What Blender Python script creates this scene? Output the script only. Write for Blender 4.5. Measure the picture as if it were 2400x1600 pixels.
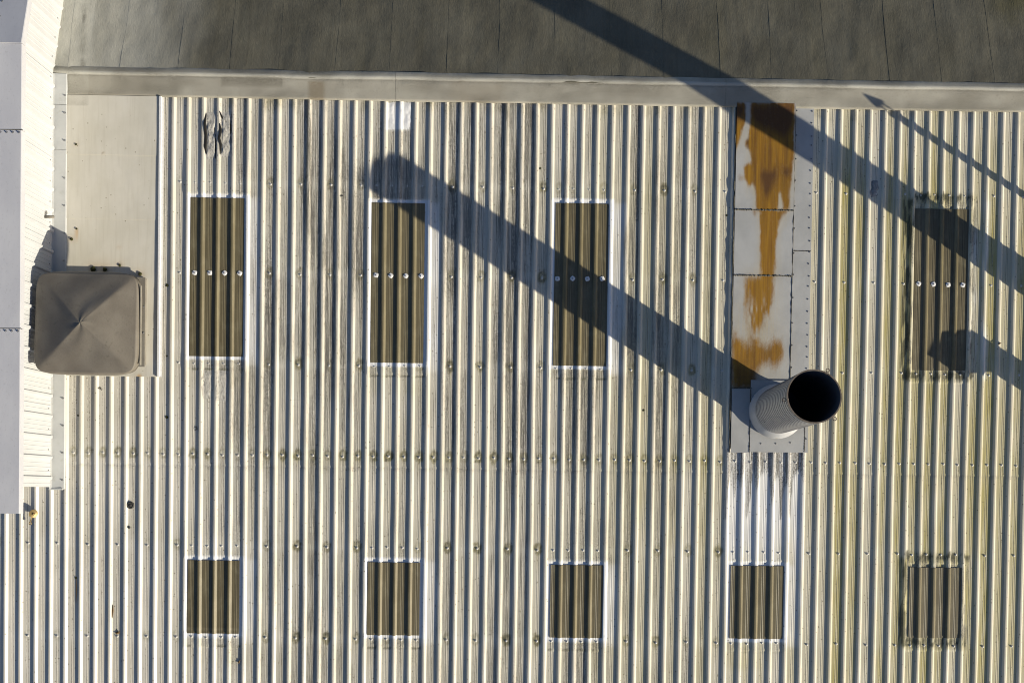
import bpy, math, random
import numpy as np
from mathutils import Vector, Matrix

random.seed(7)
rng = np.random.default_rng(11)
scene = bpy.context.scene
for o in list(bpy.data.objects):
    bpy.data.objects.remove(o)

# ------------------------------------------------------------------ survey frame
# Everything is laid out in roof coordinates: x across the ribs, y up the slope, z off the sheet (metres).
# at(px,py) gives the point of the roof that a measured position of the photograph corresponds to.
F = 2500.0
PPM = 176.5
def nrm(v):
    v = np.array(v, float); return v/np.linalg.norm(v)
N_CAM = nrm((0.0128, -0.0209, 1.0))
UP_CAM = nrm((-0.052, 0.142, 1.0))
ROLL = math.radians(0.86)
YA = np.array((math.sin(ROLL), math.cos(ROLL), 0.0)); YA = nrm(YA - N_CAM*YA.dot(N_CAM))
XA = np.cross(YA, N_CAM)
AX = np.array((XA, YA, N_CAM))
O_CAM = np.array((0, 0, -F/PPM))
def at(px, py, z=0.0):
    d = np.array(((px-1200)/F, -(py-800)/F, -1.0))
    t = (z + N_CAM.dot(O_CAM))/N_CAM.dot(d)
    return AX @ (t*d - O_CAM)
def proj(p):
    c = AX.T @ np.asarray(p, float) + O_CAM
    return np.array((1200 + F*c[0]/-c[2], 800 - F*c[1]/-c[2]))
UP = AX @ UP_CAM
CAM_POS = AX @ (-O_CAM)
ZW = UP; YW = nrm(np.array((0, 1, 0)) - UP*UP[1]); XW = np.cross(YW, ZW)
R3 = np.array((XW, YW, ZW))
R4 = Matrix([list(r)+[0] for r in R3] + [[0, 0, 0, 1]])
def solve_up(base, px_target, axis=0, lo=0.0, hi=8.0):
    f = lambda t: proj(base + UP*t)[axis]-px_target
    s = f(lo)
    for _ in range(50):
        m = (lo+hi)/2
        if f(m)*s > 0: lo = m
        else: hi = m
    return (lo+hi)/2
FLUE_BASE = at(1817, 963)
FLUE_L = solve_up(FLUE_BASE, 1908)
FLUE_TOP = FLUE_BASE + UP*FLUE_L
SUN_ROOF = nrm(FLUE_TOP - at(894, 399))
SUN_W = R3 @ SUN_ROOF

# ------------------------------------------------------------------ camera
cam = bpy.data.cameras.new('camera'); cam.sensor_width = 36.0; cam.lens = F/2400*36.0
cam.clip_end = 2000.0
scene.cycles.filter_width = 1.0
camo = bpy.data.objects.new('camera', cam); scene.collection.objects.link(camo)
CR = R3 @ AX          # columns: camera right, up, back in world
cw = R3 @ CAM_POS
camo.matrix_world = Matrix([[CR[i][0], CR[i][1], CR[i][2], cw[i]] for i in range(3)] + [[0, 0, 0, 1]])
scene.camera = camo
# ------------------------------------------------------------------ sky, sun, exposure
world = bpy.data.worlds.new('World'); scene.world = world; world.use_nodes = True
wn = world.node_tree; wn.nodes.clear()
sky = wn.nodes.new('ShaderNodeTexSky'); sky.sky_type = 'NISHITA'; sky.sun_disc = False
sky.sun_elevation = math.asin(SUN_W[2]); sky.sun_rotation = math.atan2(SUN_W[0], SUN_W[1])
sky.air_density = 1.0; sky.dust_density = 0.6; sky.ozone_density = 3.0
bg = wn.nodes.new('ShaderNodeBackground'); bg.inputs['Strength'].default_value = 0.082
wo = wn.nodes.new('ShaderNodeOutputWorld')
wt = wn.nodes.new('ShaderNodeMix'); wt.data_type = 'RGBA'; wt.blend_type = 'MULTIPLY'; wt.inputs[0].default_value = 1.0; wt.inputs[7].default_value = (1.05, 0.95, 1.0, 1)
wn.links.new(sky.outputs[0], wt.inputs[6]); wn.links.new(wt.outputs[2], bg.inputs[0]); wn.links.new(bg.outputs[0], wo.inputs[0])
sun = bpy.data.lights.new('sun', 'SUN'); sun.energy = 5.0; sun.angle = math.radians(0.55); sun.color = (1.0, 0.908, 0.735)
suno = bpy.data.objects.new('sun', sun); scene.collection.objects.link(suno)
suno.rotation_euler = Vector(SUN_W).to_track_quat('Z', 'Y').to_euler()
scene.view_settings.view_transform = 'Standard'; scene.view_settings.look = 'None'
scene.view_settings.exposure = 0.50; scene.view_settings.gamma = 1.0; scene.view_settings.use_curve_mapping = False
print('sun elev', math.degrees(math.asin(SUN_W[2])), 'roof elev', math.degrees(math.asin(SUN_ROOF[2])), 'flue', FLUE_L)

# ------------------------------------------------------------------ noise
def _hash(i, j, s):
    n = (i.astype(np.int64)*374761393 + j.astype(np.int64)*668265263 + s*1274126177) & 0x7fffffff
    n = ((n ^ (n >> 13))*1274126177) & 0x7fffffff
    n = ((n ^ (n >> 16))*668265263) & 0x7fffffff
    return ((n >> 7) & 0xffff)/65535.0
def vn(x, y, s=0):
    x = np.asarray(x, float); y = np.asarray(y, float)
    xi = np.floor(x); yi = np.floor(y); fx = x-xi; fy = y-yi
    fx = fx*fx*(3-2*fx); fy = fy*fy*(3-2*fy)
    a = _hash(xi, yi, s); b = _hash(xi+1, yi, s); c = _hash(xi, yi+1, s); d = _hash(xi+1, yi+1, s)
    return (a*(1-fx)+b*fx)*(1-fy) + (c*(1-fx)+d*fx)*fy
def fbm(x, y, s=0, o=3):
    r = 0; a = 0.5; t = 0
    for k in range(o):
        r = r + a*vn(x*2**k, y*2**k, s+17*k); t += a; a *= 0.5
    return r/t
def sstep(a, b, x):
    t = np.clip((x-a)/(b-a), 0, 1); return t*t*(3-2*t)
def box(x, y, x0, x1, y0, y1, s):
    return sstep(x0-s, x0+s, x)*(1-sstep(x1-s, x1+s, x))*sstep(y0-s, y0+s, y)*(1-sstep(y1-s, y1+s, y))
def inpoly(x, y, poly):
    r = np.zeros(x.shape, bool); n = len(poly)
    for i in range(n):
        x0, y0 = poly[i]; x1, y1 = poly[(i+1) % n]
        if y0 == y1: continue
        c = ((y0 > y) != (y1 > y)) & (x < (x1-x0)*(y-y0)/(y1-y0)+x0)
        r ^= c
    return r

# ------------------------------------------------------------------ materials
MATS = {}
class NT:
    def __init__(s, name):
        s.m = bpy.data.materials.new(name); s.m.use_nodes = True; s.t = s.m.node_tree
        s.b = s.t.nodes['Principled BSDF']; MATS[name] = s.m
        s.tc = s.t.nodes.new('ShaderNodeTexCoord')
    def n(s, typ, **k):
        x = s.t.nodes.new(typ)
        for a, v in k.items(): setattr(x, a, v)
        return x
    def put(s, sock, v):
        if hasattr(v, 'links'): s.t.links.new(v, sock)
        elif isinstance(v, (tuple, list)) and len(v) == 3 and sock.type == 'RGBA': sock.default_value = (*v, 1)
        else: sock.default_value = v
    def coord(s, sx=1, sy=1, sz=1):
        m = s.n('ShaderNodeMapping'); m.inputs['Scale'].default_value = (sx, sy, sz)
        s.t.links.new(s.tc.outputs['Object'], m.inputs[0]); return m.outputs[0]
    def noise(s, scale=1, sx=1, sy=1, sz=1, detail=3, rough=0.6):
        x = s.n('ShaderNodeTexNoise'); s.t.links.new(s.coord(sx, sy, sz), x.inputs['Vector'])
        x.inputs['Scale'].default_value = scale; x.inputs['Detail'].default_value = detail; x.inputs['Roughness'].default_value = rough
        return x.outputs['Fac']
    def ramp(s, v, a, b, lo=0.0, hi=1.0):
        x = s.n('ShaderNodeMapRange'); x.interpolation_type = 'SMOOTHSTEP'
        s.put(x.inputs[0], v); x.inputs[1].default_value = a; x.inputs[2].default_value = b
        x.inputs[3].default_value = lo; x.inputs[4].default_value = hi; return x.outputs[0]
    def math(s, op, a, b=0.0):
        x = s.n('ShaderNodeMath', operation=op); x.use_clamp = False
        s.put(x.inputs[0], a); s.put(x.inputs[1], b); return x.outputs[0]
    def mix(s, f, a, b, blend='MIX'):
        x = s.n('ShaderNodeMix', data_type='RGBA', blend_type=blend); x.clamp_factor = True
        s.put(x.inputs[0], f); s.put(x.inputs[6], a); s.put(x.inputs[7], b); return x.outputs[2]
    def attr(s, name='stain'):
        a = s.n('ShaderNodeAttribute'); a.attribute_name = name
        p = s.n('ShaderNodeSeparateColor'); s.t.links.new(a.outputs['Color'], p.inputs[0])
        return p.outputs[0], p.outputs[1], p.outputs[2], a.outputs['Alpha']
    def spots(s, scale, thr, sx=1, sy=1, sz=1):
        v = s.n('ShaderNodeTexVoronoi'); v.feature = 'F1'; v.inputs['Scale'].default_value = scale
        s.t.links.new(s.coord(sx, sy, sz), v.inputs['Vector'])
        p = s.n('ShaderNodeSeparateColor'); s.t.links.new(v.outputs['Color'], p.inputs[0])
        # each cell gets its own spot size, most get none
        size = s.ramp(p.outputs[0], 0.35, 1.0, 0.0, thr)
        x = s.math('SUBTRACT', size, v.outputs['Distance'])
        return s.ramp(x, 0.0, 0.06)
    def bump(s, h, strength=0.3, dist=0.01):
        x = s.n('ShaderNodeBump'); x.inputs['Strength'].default_value = strength; x.inputs['Distance'].default_value = dist
        s.put(x.inputs['Height'], h); s.t.links.new(x.outputs[0], s.b.inputs['Normal'])
    def out(s, col, rough=0.5, metal=0.0, spec=0.4):
        s.put(s.b.inputs['Base Color'], col); s.put(s.b.inputs['Roughness'], rough)
        s.b.inputs['Metallic'].default_value = metal; s.b.inputs['Specular IOR Level'].default_value = spec
        return s.m

def mat_roof():
    s = NT('painted_roof_sheet'); d, m, c, br = s.attr()
    st = s.noise(1, 55, 2.2, 1, 4); fine = s.noise(150, 1, 0.45, 1, 3, 0.7); big = s.noise(2.2, 1, .6, 1, 3)
    col = s.mix(s.ramp(big, .3, .7), (0.545, 0.515, 0.43), (0.62, 0.59, 0.51))
    col = s.mix(s.math('MULTIPLY', c, 0.9), col, (0.76, 0.765, 0.76))
    mf = s.math('MULTIPLY', m, s.ramp(st, .2, .75, .45, 1.0))
    col = s.mix(mf, col, (0.37, 0.315, 0.085))
    df = s.math('MULTIPLY', d, s.math('ADD', s.ramp(st, .35, .62, .05, .75), s.ramp(fine, .42, .6, 0, .95)))
    col = s.mix(df, col, (0.13, 0.12, 0.10))
    col = s.mix(s.math('MULTIPLY', br, s.ramp(fine, .3, .6, .75, 1)), col, (0.045, 0.045, 0.02))
    sp = s.math('MULTIPLY', s.spots(75, .42), s.ramp(d, .05, .5, .06, 1.0))
    col = s.mix(sp, col, (0.075, 0.07, 0.055))
    sp2 = s.math('MULTIPLY', s.spots(23, .22), .85)
    col = s.mix(sp2, col, (0.12, 0.10, 0.05))
    s.bump(s.math('ADD', s.math('MULTIPLY', fine, .4), s.noise(9, 1, .5, 1)), .25, .006)
    return s.out(col, s.ramp(d, 0, .6, .42, .75), 0, .45)
def mat_skylight():
    s = NT('weathered_rooflight'); d, m, c, br = s.attr()
    st = s.noise(1, 70, 1.1, 1, 4); fine = s.noise(120, 1, .3, 1, 3, .7)
    col = s.mix(s.ramp(st, .3, .7), (0.078, 0.064, 0.030), (0.18, 0.150, 0.082))
    col = s.mix(s.math('MULTIPLY', d, .85), col, (0.03, 0.026, 0.016))
    col = s.mix(s.math('MULTIPLY', m, .8), col, (0.25, 0.205, 0.09))
    col = s.mix(s.math('MULTIPLY', c, .8), col, (0.23, 0.195, 0.125))
    col = s.mix(s.math('MULTIPLY', s.spots(60, .3), .6), col, (0.03, 0.025, 0.015))
    oi = s.n('ShaderNodeObjectInfo'); col = s.mix(s.ramp(oi.outputs['Random'], 0, 1, 0, .55), col, s.mix(s.noise(3, 1, .5, 1, 4), (0.10, 0.085, 0.045), (0.20, 0.17, 0.10)))
    dust = s.noise(5, 1.5, .8, 1, 5, .65); col = s.mix(s.ramp(dust, .45, .75, 0, .5), col, (0.21, 0.185, 0.115))
    s.bump(fine, .2, .004)
    return s.out(col, .45, 0, .45)
def mat_felt():
    s = NT('bitumen_felt'); d, m, c, br = s.attr()
    st = s.noise(1, 26, .9, 1, 4); fine = s.noise(130, 1, .35, 1, 3, .7); big = s.noise(1.3, 1, 1, 1, 4); weave = s.noise(1, 190, 14, 1, 2, .5)
    col = s.mix(s.ramp(big, .3, .7), (0.112, 0.104, 0.075), (0.150, 0.140, 0.103))
    col = s.mix(s.ramp(s.noise(3.2, 1, .7, 1, 5, .65), .42, .66, 0, .32), col, (0.072, 0.066, 0.05)); col = s.mix(s.ramp(st, .45, .7, 0, .28), col, (0.085, 0.075, 0.05))
    col = s.mix(s.math('MULTIPLY', c, 1.0), col, (0.60, 0.585, 0.50))
    col = s.mix(s.math('MULTIPLY', d, s.ramp(fine, .3, .65, .4, 1)), col, (0.06, 0.055, 0.04))
    col = s.mix(s.math('MULTIPLY', m, .8), col, (0.085, 0.075, 0.022))
    grit = s.noise(240, 1, .6, 1, 2, .8); col = s.mix(s.ramp(grit, .55, .75, 0, .45), col, (0.05, 0.046, 0.032)); col = s.mix(s.ramp(weave, .5, .8, 0, .30), col, (0.19, 0.175, 0.125))
    h = s.math('ADD', s.math('MULTIPLY', weave, .35), s.math('ADD', s.math('MULTIPLY', s.noise(5, 1, .55, 1, 4), 1.2), s.math('MULTIPLY', fine, .25)))
    s.bump(h, .55, .012)
    return s.out(col, .8, 0, .25)
def mat_band():
    s = NT('ridge_membrane'); d, m, c, br = s.attr()
    fine = s.noise(140, 1, .7, 1, 3, .7); big = s.noise(1.6, 1, 1, 1, 4)
    col = s.mix(s.ramp(big, .3, .7), (0.31, 0.29, 0.235), (0.39, 0.37, 0.305))
    col = s.mix(s.math('MULTIPLY', c, .8), col, (0.55, 0.54, 0.47))
    col = s.mix(s.math('MULTIPLY', d, s.ramp(fine, .35, .6, .1, 1)), col, (0.13, 0.12, 0.09))
    col = s.mix(s.math('MULTIPLY', m, s.ramp(fine, .3, .65, .2, 1)), col, (0.17, 0.125, 0.065))
    col = s.mix(s.math('MULTIPLY', s.spots(70, .36), .45), col, (0.10, 0.09, 0.07))
    s.bump(s.math('ADD', s.noise(7, 1, 1, 1, 4), s.math('MULTIPLY', fine, .25)), .4, .01)
    return s.out(col, .75, 0, .3)
def mat_flat():
    s = NT('flat_painted_sheet'); d, m, c, br = s.attr()
    fine = s.noise(160, 1, .7, 1, 3, .7); big = s.noise(2.0, 1, .8, 1, 4); st = s.noise(1, 24, 1.4, 1, 4)
    col = s.mix(s.ramp(big, .3, .7), (0.52, 0.495, 0.415), (0.58, 0.555, 0.48))
    col = s.mix(s.math('MULTIPLY', s.ramp(st, .45, .75), .35), col, (0.42, 0.39, 0.31))
    col = s.mix(s.math('MULTIPLY', m, .9), col, (0.45, 0.25, 0.06))
    col = s.mix(s.math('MULTIPLY', d, s.ramp(fine, .35, .6, .3, 1)), col, (0.10, 0.09, 0.06))
    col = s.mix(s.math('MULTIPLY', s.spots(16, .16), .7), col, (0.14, 0.12, 0.06))
    s.bump(s.noise(4, 1, 1, 1, 3), .2, .01)
    return s.out(col, .5, 0, .4)
def mat_rust():
    s = NT('rust_stained_sheet'); d, m, c, br = s.attr()
    fine = s.noise(170, 1, .8, 1, 3, .7); big = s.noise(2.4, 1, .8, 1, 4); st = s.noise(1, 40, 1.0, 1, 4)
    col = s.mix(s.ramp(big, .3, .7), (0.31, 0.315, 0.31), (0.38, 0.385, 0.38))
    col = s.mix(s.math('MULTIPLY', s.ramp(fine, .45, .68), .25), col, (0.25, 0.25, 0.23))
    d = s.math('MULTIPLY', d, s.ramp(s.math('ADD', s.math('MULTIPLY', st, .6), s.math('MULTIPLY', fine, .5)), .28, .46, .55, 1.0)); d = s.ramp(s.math('ADD', d, s.math('MULTIPLY', s.math('SUBTRACT', s.noise(45, 1, .4, 1, 4, .75), .5), .7)), .0, .95); wash = s.math('MULTIPLY', c, s.ramp(st, .2, .8, .2, .9))
    col = s.mix(wash, col, (0.42, 0.33, 0.16))
    rcol = s.mix(s.ramp(st, .3, .7), (0.28, 0.145, 0.002), (0.19, 0.083, 0.0015))
    rcol = s.mix(m, rcol, (0.055, 0.019, 0.002))
    col = s.mix(s.math('MULTIPLY', d, s.ramp(fine, .25, .5, .9, 1)), col, rcol)
    col = s.mix(br, col, (0.05, 0.045, 0.035))
    s.bump(s.math('ADD', s.noise(5, 1, 1, 1, 3), s.math('MULTIPLY', fine, .15)), .22, .01)
    return s.out(col, .55, 0, .4)
def mat_plain(name, a, b, scale=6, rough=.5, metal=0, spec=.4, sx=1, sy=1, bump=.15, dirt=None, dthr=(.55, .75), dscale=30):
    s = NT(name)
    col = s.mix(s.ramp(s.noise(scale, sx, sy, 1, 4), .3, .7), a, b)
    if dirt: col = s.mix(s.math('MULTIPLY', s.ramp(s.noise(dscale, sx, sy, 1, 4, .7), *dthr), .8), col, dirt)
    s.bump(s.noise(scale*8, sx, sy, 1, 4), bump, .005)
    return s.out(col, rough, metal, spec)
mat_roof(); mat_skylight(); mat_felt(); mat_band(); mat_flat(); mat_rust()
mat_plain('white_cladding', (.44, .45, .455), (.475, .485, .49), 3, .4, bump=.05)
mat_plain('sky_tinted_capping', (.42, .425, .455), (.48, .485, .505), 2.5, .45, sy=.4, bump=.1, dirt=(.30, .30, .31), dthr=(.55, .8), dscale=60)  # light grey with the sky's lilac reflection mixed into the colour
mat_plain('apron_paint', (.42, .43, .42), (.48, .49, .475), 3, .5, bump=.1, dirt=(.36, .36, .31), dthr=(.55, .8), dscale=9)
mat_plain('hood_grey', (.125, .110, .088), (.165, .148, .120), 4, .6, bump=.35, dirt=(.088, .077, .06), dthr=(.52, .78), dscale=16)
mat_plain('curb_grey', (.17, .155, .13), (.23, .215, .18), 5, .6, dirt=(.15, .13, .1))
mat_plain('flue_steel', (.36, .365, .37), (.43, .43, .43), 5, .42, metal=.2, sy=1, bump=.12, dirt=(.24, .23, .21), dthr=(.55, .8), dscale=14)
mat_plain('flue_seam', (.13, .13, .135), (.18, .18, .185), 8, .5, metal=.3)
mat_plain('flue_rust', (.13, .095, .065), (.22, .18, .14), 20, .8)
mat_plain('flue_inside', (.08, .09, .11), (.10, .115, .14), 4, .45)
mat_plain('flange_white', (.38, .385, .39), (.46, .465, .47), 5, .45, metal=.1, dirt=(.30, .24, .12), dthr=(.6, .75), dscale=9)
mat_plain('sealant_white', (.62, .62, .61), (.72, .72, .71), 30, .5)
mat_plain('fastener_paint', (.50, .49, .45), (.62, .61, .58), 40, .4, dirt=(.25, .22, .12), dthr=(.5, .7), dscale=60)
mat_plain('screw_steel', (.25, .25, .25), (.4, .4, .4), 40, .35, metal=.8)
mat_plain('moss', (.022, .024, .006), (.055, .055, .015), 60, .95, bump=.6)
mat_plain('rubber', (.03, .03, .028), (.06, .058, .05), 60, .7)
mat_plain('old_brass', (.20, .145, .06), (.30, .22, .10), 40, .5, metal=.5)
mat_plain('dead_leaf', (.09, .06, .025), (.16, .10, .045), 60, .8)
mat_plain('torn_coating', (.40, .38, .33), (.55, .53, .47), 28, .7, sx=2, sy=.8, bump=.6, dirt=(.07, .065, .05), dthr=(.5, .66), dscale=45)
mat_plain('grey_tape', (.16, .16, .155), (.30, .30, .29), 45, .6, dirt=(.06, .06, .06))
mat_plain('black_gap', (.006, .006, .006), (.012, .012, .010), 20, .9)
mat_plain('grout_line', (.055, .05, .038), (.14, .13, .105), 60, .9, bump=.5)
mat_plain('yard_asphalt', (.045, .045, .045), (.065, .064, .062), 2, .9)

# ------------------------------------------------------------------ object helpers
COL = scene.collection.objects
def mesh_np(name, V, Q, smooth=False, attr=None, tri=False):
    me = bpy.data.meshes.new(name)
    V = np.asarray(V, np.float32); Q = np.asarray(Q, np.int32); k = Q.shape[1]
    me.vertices.add(len(V)); me.vertices.foreach_set('co', V.ravel())
    me.loops.add(Q.size); me.loops.foreach_set('vertex_index', Q.ravel())
    me.polygons.add(len(Q)); me.polygons.foreach_set('loop_start', np.arange(0, Q.size, k, dtype=np.int32))
    me.update(calc_edges=True)
    if not smooth: me.shade_flat()
    if attr is not None:
        a = me.attributes.new('stain', 'FLOAT_COLOR', 'POINT')
        a.data.foreach_set('color', np.asarray(attr, np.float32).ravel())
    return me
def mesh_py(name, V, Fc, smooth=False):
    me = bpy.data.meshes.new(name); me.from_pydata([tuple(map(float, v)) for v in V], [], [tuple(f) for f in Fc])
    if smooth: me.polygons.foreach_set('use_smooth', [True]*len(me.polygons))
    me.update(); return me
def link(name, me, mat=None, parent=None, loc=(0, 0, 0), rot=None):
    if me is not None and mat and not me.materials: me.materials.append(MATS[mat])
    o = bpy.data.objects.new(name, me); COL.link(o)
    L = Matrix.Translation(Vector([float(v) for v in loc]))
    if rot is not None: L = L @ rot.to_4x4()
    if parent is None: o.matrix_world = R4 @ L
    else: o.parent = parent; o.matrix_basis = L
    return o
def tag(o, label, cat=None, group=None, kind=None):
    o['label'] = label
    if cat: o['category'] = cat
    if group: o['group'] = group
    if kind: o['kind'] = kind
    return o
def grid_quads(nr, nc, keep=None):
    i = np.arange(nr-1)[:, None]*nc + np.arange(nc-1)[None, :]
    q = np.stack((i, i+1, i+nc+1, i+nc), -1)
    if keep is not None: q = q[keep]
    return q.reshape(-1, 4)
class MB:
    def __init__(s): s.v = []; s.f = []
    def box(s, c, h, rot=None):
        b = len(s.v)
        for dz in (-1, 1):
            for dy in (-1, 1):
                for dx in (-1, 1):
                    p = Vector((dx*h[0], dy*h[1], dz*h[2]))
                    if rot is not None: p = rot @ p
                    s.v.append((c[0]+p.x, c[1]+p.y, c[2]+p.z))
        s.f += [(b, b+2, b+3, b+1), (b+4, b+5, b+7, b+6), (b, b+1, b+5, b+4), (b+2, b+6, b+7, b+3), (b, b+4, b+6, b+2), (b+1, b+3, b+7, b+5)]
        return s
    def lathe(s, prof, seg=32, cx=0, cy=0, cap0=False, cap1=False):
        b = len(s.v)
        for r, z in prof:
            for k in range(seg):
                a = 2*math.pi*k/seg; s.v.append((cx+r*math.cos(a), cy+r*math.sin(a), z))
        for i in range(len(prof)-1):
            for k in range(seg):
                k2 = (k+1) % seg
                s.f.append((b+i*seg+k, b+i*seg+k2, b+(i+1)*seg+k2, b+(i+1)*seg+k))
        if cap0: s.f.append(tuple(b+k for k in reversed(range(seg))))
        if cap1: s.f.append(tuple(b+(len(prof)-1)*seg+k for k in range(seg)))
        return s
    def tube(s, pts, r, seg=8, closed=False):
        b = len(s.v); n = len(pts); P = [Vector(p) for p in pts]
        for i in range(n):
            d = (P[(i+1) % n]-P[i-1]) if closed or 0 < i < n-1 else (P[min(i+1, n-1)]-P[max(i-1, 0)])
            d.normalize(); u = d.orthogonal() if abs(d.z) > .95 else d.cross(Vector((0, 0, 1))); u.normalize(); w = d.cross(u)
            rr = r[i] if isinstance(r, (list, tuple)) else r
            for k in range(seg):
                a = 2*math.pi*k/seg; q = P[i]+u*rr*math.cos(a)+w*rr*math.sin(a); s.v.append(tuple(q))
        for i in range(n if closed else n-1):
            j = (i+1) % n
            for k in range(seg):
                k2 = (k+1) % seg; s.f.append((b+i*seg+k, b+j*seg+k, b+j*seg+k2, b+i*seg+k2))
        if not closed:
            s.f.append(tuple(b+k for k in range(seg))); s.f.append(tuple(b+(n-1)*seg+k for k in reversed(range(seg))))
        return s
    def build(s, name, mat, parent=None, loc=(0, 0, 0), rot=None, smooth=False):
        return link(name, mesh_py(name, s.v, s.f, smooth), mat, parent, loc, rot)
def root(name, loc, rot=None):
    o = bpy.data.objects.new(name, None); COL.link(o); o.empty_display_size = .2
    L = Matrix.Translation(Vector([float(v) for v in loc]))
    if rot is not None: L = L @ rot.to_4x4()
    o.matrix_world = R4 @ L; return o
# rotation (in roof coordinates) that stands a thing plumb instead of square to the slope
PLUMB = Matrix([[R3[j][i] for j in range(3)] for i in range(3)])

# ------------------------------------------------------------------ trapezoidal profile
ANCH = [(-17, 20.7), (0, 617.2), (16, 1183.8), (30, 1678.8), (37, 1928.5), (50, 2376.5)]
an = np.array([a[0] for a in ANCH], float); ax_ = np.array([at(a[1], 800)[0] for a in ANCH])
def rib_x(n):     # x of the middle of the sunlit face of rib n
    n = np.asarray(n, float); r = np.interp(n, an, ax_)
    r = np.where(n < an[0], ax_[0]+(n-an[0])*.2, r); r = np.where(n > an[-1], ax_[-1]+(n-an[-1])*.197, r)
    return r + .006*(_hash(np.asarray(n, float), np.asarray(n, float)*0+1, 9)-.5)
NMIN, NMAX = -42, 66
RN = np.arange(NMIN, NMAX+1); RX = rib_x(RN)
OFF = np.array([0, 10, 20, 31, 42, 55, 68, 86, 102, 110, 115.5, 121, 132, 137.5, 143, 158, 175, 188])/1000.
ZH = 0.026
OZ = np.array([0, .5, 1, 1.02, 1, .5, 0, 0, 0, 0, -.09, 0, 0, -.09, 0, 0, 0, 0])*ZH
FACE_MID = 0.055
PAN_MID = 0.130
def start_x(n): return rib_x(n) - FACE_MID*1.0
SX = start_x(RN)
def prof(x):
    x = np.asarray(x, float); i = np.clip(np.searchsorted(SX, x, side='right')-1, 0, len(SX)-2)
    t = (x-SX[i])/(SX[i+1]-SX[i])*.2
    return np.interp(t, np.append(OFF, .2), np.append(OZ, 0))
def pan_x(n): return start_x(n) + PAN_MID*(start_x(n+1)-start_x(n))/.2
def cols(x0, x1, extra=True):
    xs = []
    for n in range(NMIN, NMAX):
        s0 = start_x(n); w = (start_x(n+1)-s0)/.2
        xs += [s0+o*w for o in OFF]
    xs = np.array(xs); xs = xs[(xs > x0+.003) & (xs < x1-.003)]
    return np.concatenate(([x0], xs, [x1]))
def wob(x, y):      # small dents and waviness of thin sheet
    return .0022*(fbm(x*1.3, y*.8, 5)-.5) + .0016*(vn(x*9, y*2.2, 9)-.5)

ROWS_PX = [433, 643, 855, 1068, 1281, 1495]
ROWS = [at(735, p)[1] for p in ROWS_PX]
LAP_Y = at(735, 1095)[1]
TOP_Y = at(1200, 243)[1]
BOT_Y = at(1200, 2060)[1]
RIDGE_Y = at(1200, 190)[1]
FELT_TAN = math.tan(math.radians(17.0))

# rooflights: left, right, top, bottom as measured
SKY = [(446, 571.5, 464, 835), (870, 994, 476, 850), (1299, 1423.5, 477, 857), (2141, 2266, 490, 868),
       (440, 560.5, 1312, 1483), (861, 983, 1317, 1487), (1289, 1412, 1323, 1493), (1711, 1835, 1325, 1495), (2130, 2250, 1329, 1493)]
SKR = []
for (a, b, c, d) in SKY:
    cy, cx = (c+d)/2, (a+b)/2
    SKR.append((at(a, cy)[0], at(b, cy)[0], at(cx, d)[1], at(cx, c)[1]))
MOSSY = (3, 8)

# fasteners ---------------------------------------------------------------
FAST = []     # (x, y, rib, stain)
def sk_over(x, y, pad=0.0):
    for k, (a, b, c, d) in enumerate(SKR):
        if a-pad < x < b+pad and c-pad < y < d+pad: return k
    return -1
FL_X1 = at(378, 700)[0]; FL_Y0 = at(270, 881)[1]; FL_X0 = at(160, 560)[0]
RC_X0 = at(1712, 650)[0]; RC_X1 = at(1898, 650)[0]; RC_Y0 = at(1800, 1060)[1]
PAR_X = at(127, 700)[0]; PAR_XF = at(158, 700)[0]; PAR_Y0 = at(100, 1138)[1]
for r, y in enumerate(ROWS):
    for n in range(-19, 52):
        x = float(pan_x(n)); q = proj((x, y, 0))
        near = any(a-.05 < x < b+.05 and (abs(y-c) < .3 or abs(y-d) < .3) for (a, b, c, d) in SKR)
        if r != 3 and n % 2 and not near: continue
        if q[0] < -5 or q[0] > 2405: continue
        if sk_over(x, y, -.01) >= 0: continue
        if x < FL_X1 and y > FL_Y0: continue
        if x < PAR_XF+.05 and y > PAR_Y0-.05: continue
        if RC_X0-.02 < x < RC_X1+.02 and y > RC_Y0: continue
        h = random.random()
        px = q[0]
        amt = 0.0
        if r == 3: amt = (.55 if px < 600 else .9) if px < 1700 else .15
        elif 600 < px < 1690: amt = 1.0
        elif px < 600: amt = .25
        else: amt = .1
        if near: amt *= .25
        FAST.append((x, y, n, amt*(.30+.85*h*h) if r != 3 else amt*(.3+.75*h)))

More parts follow.
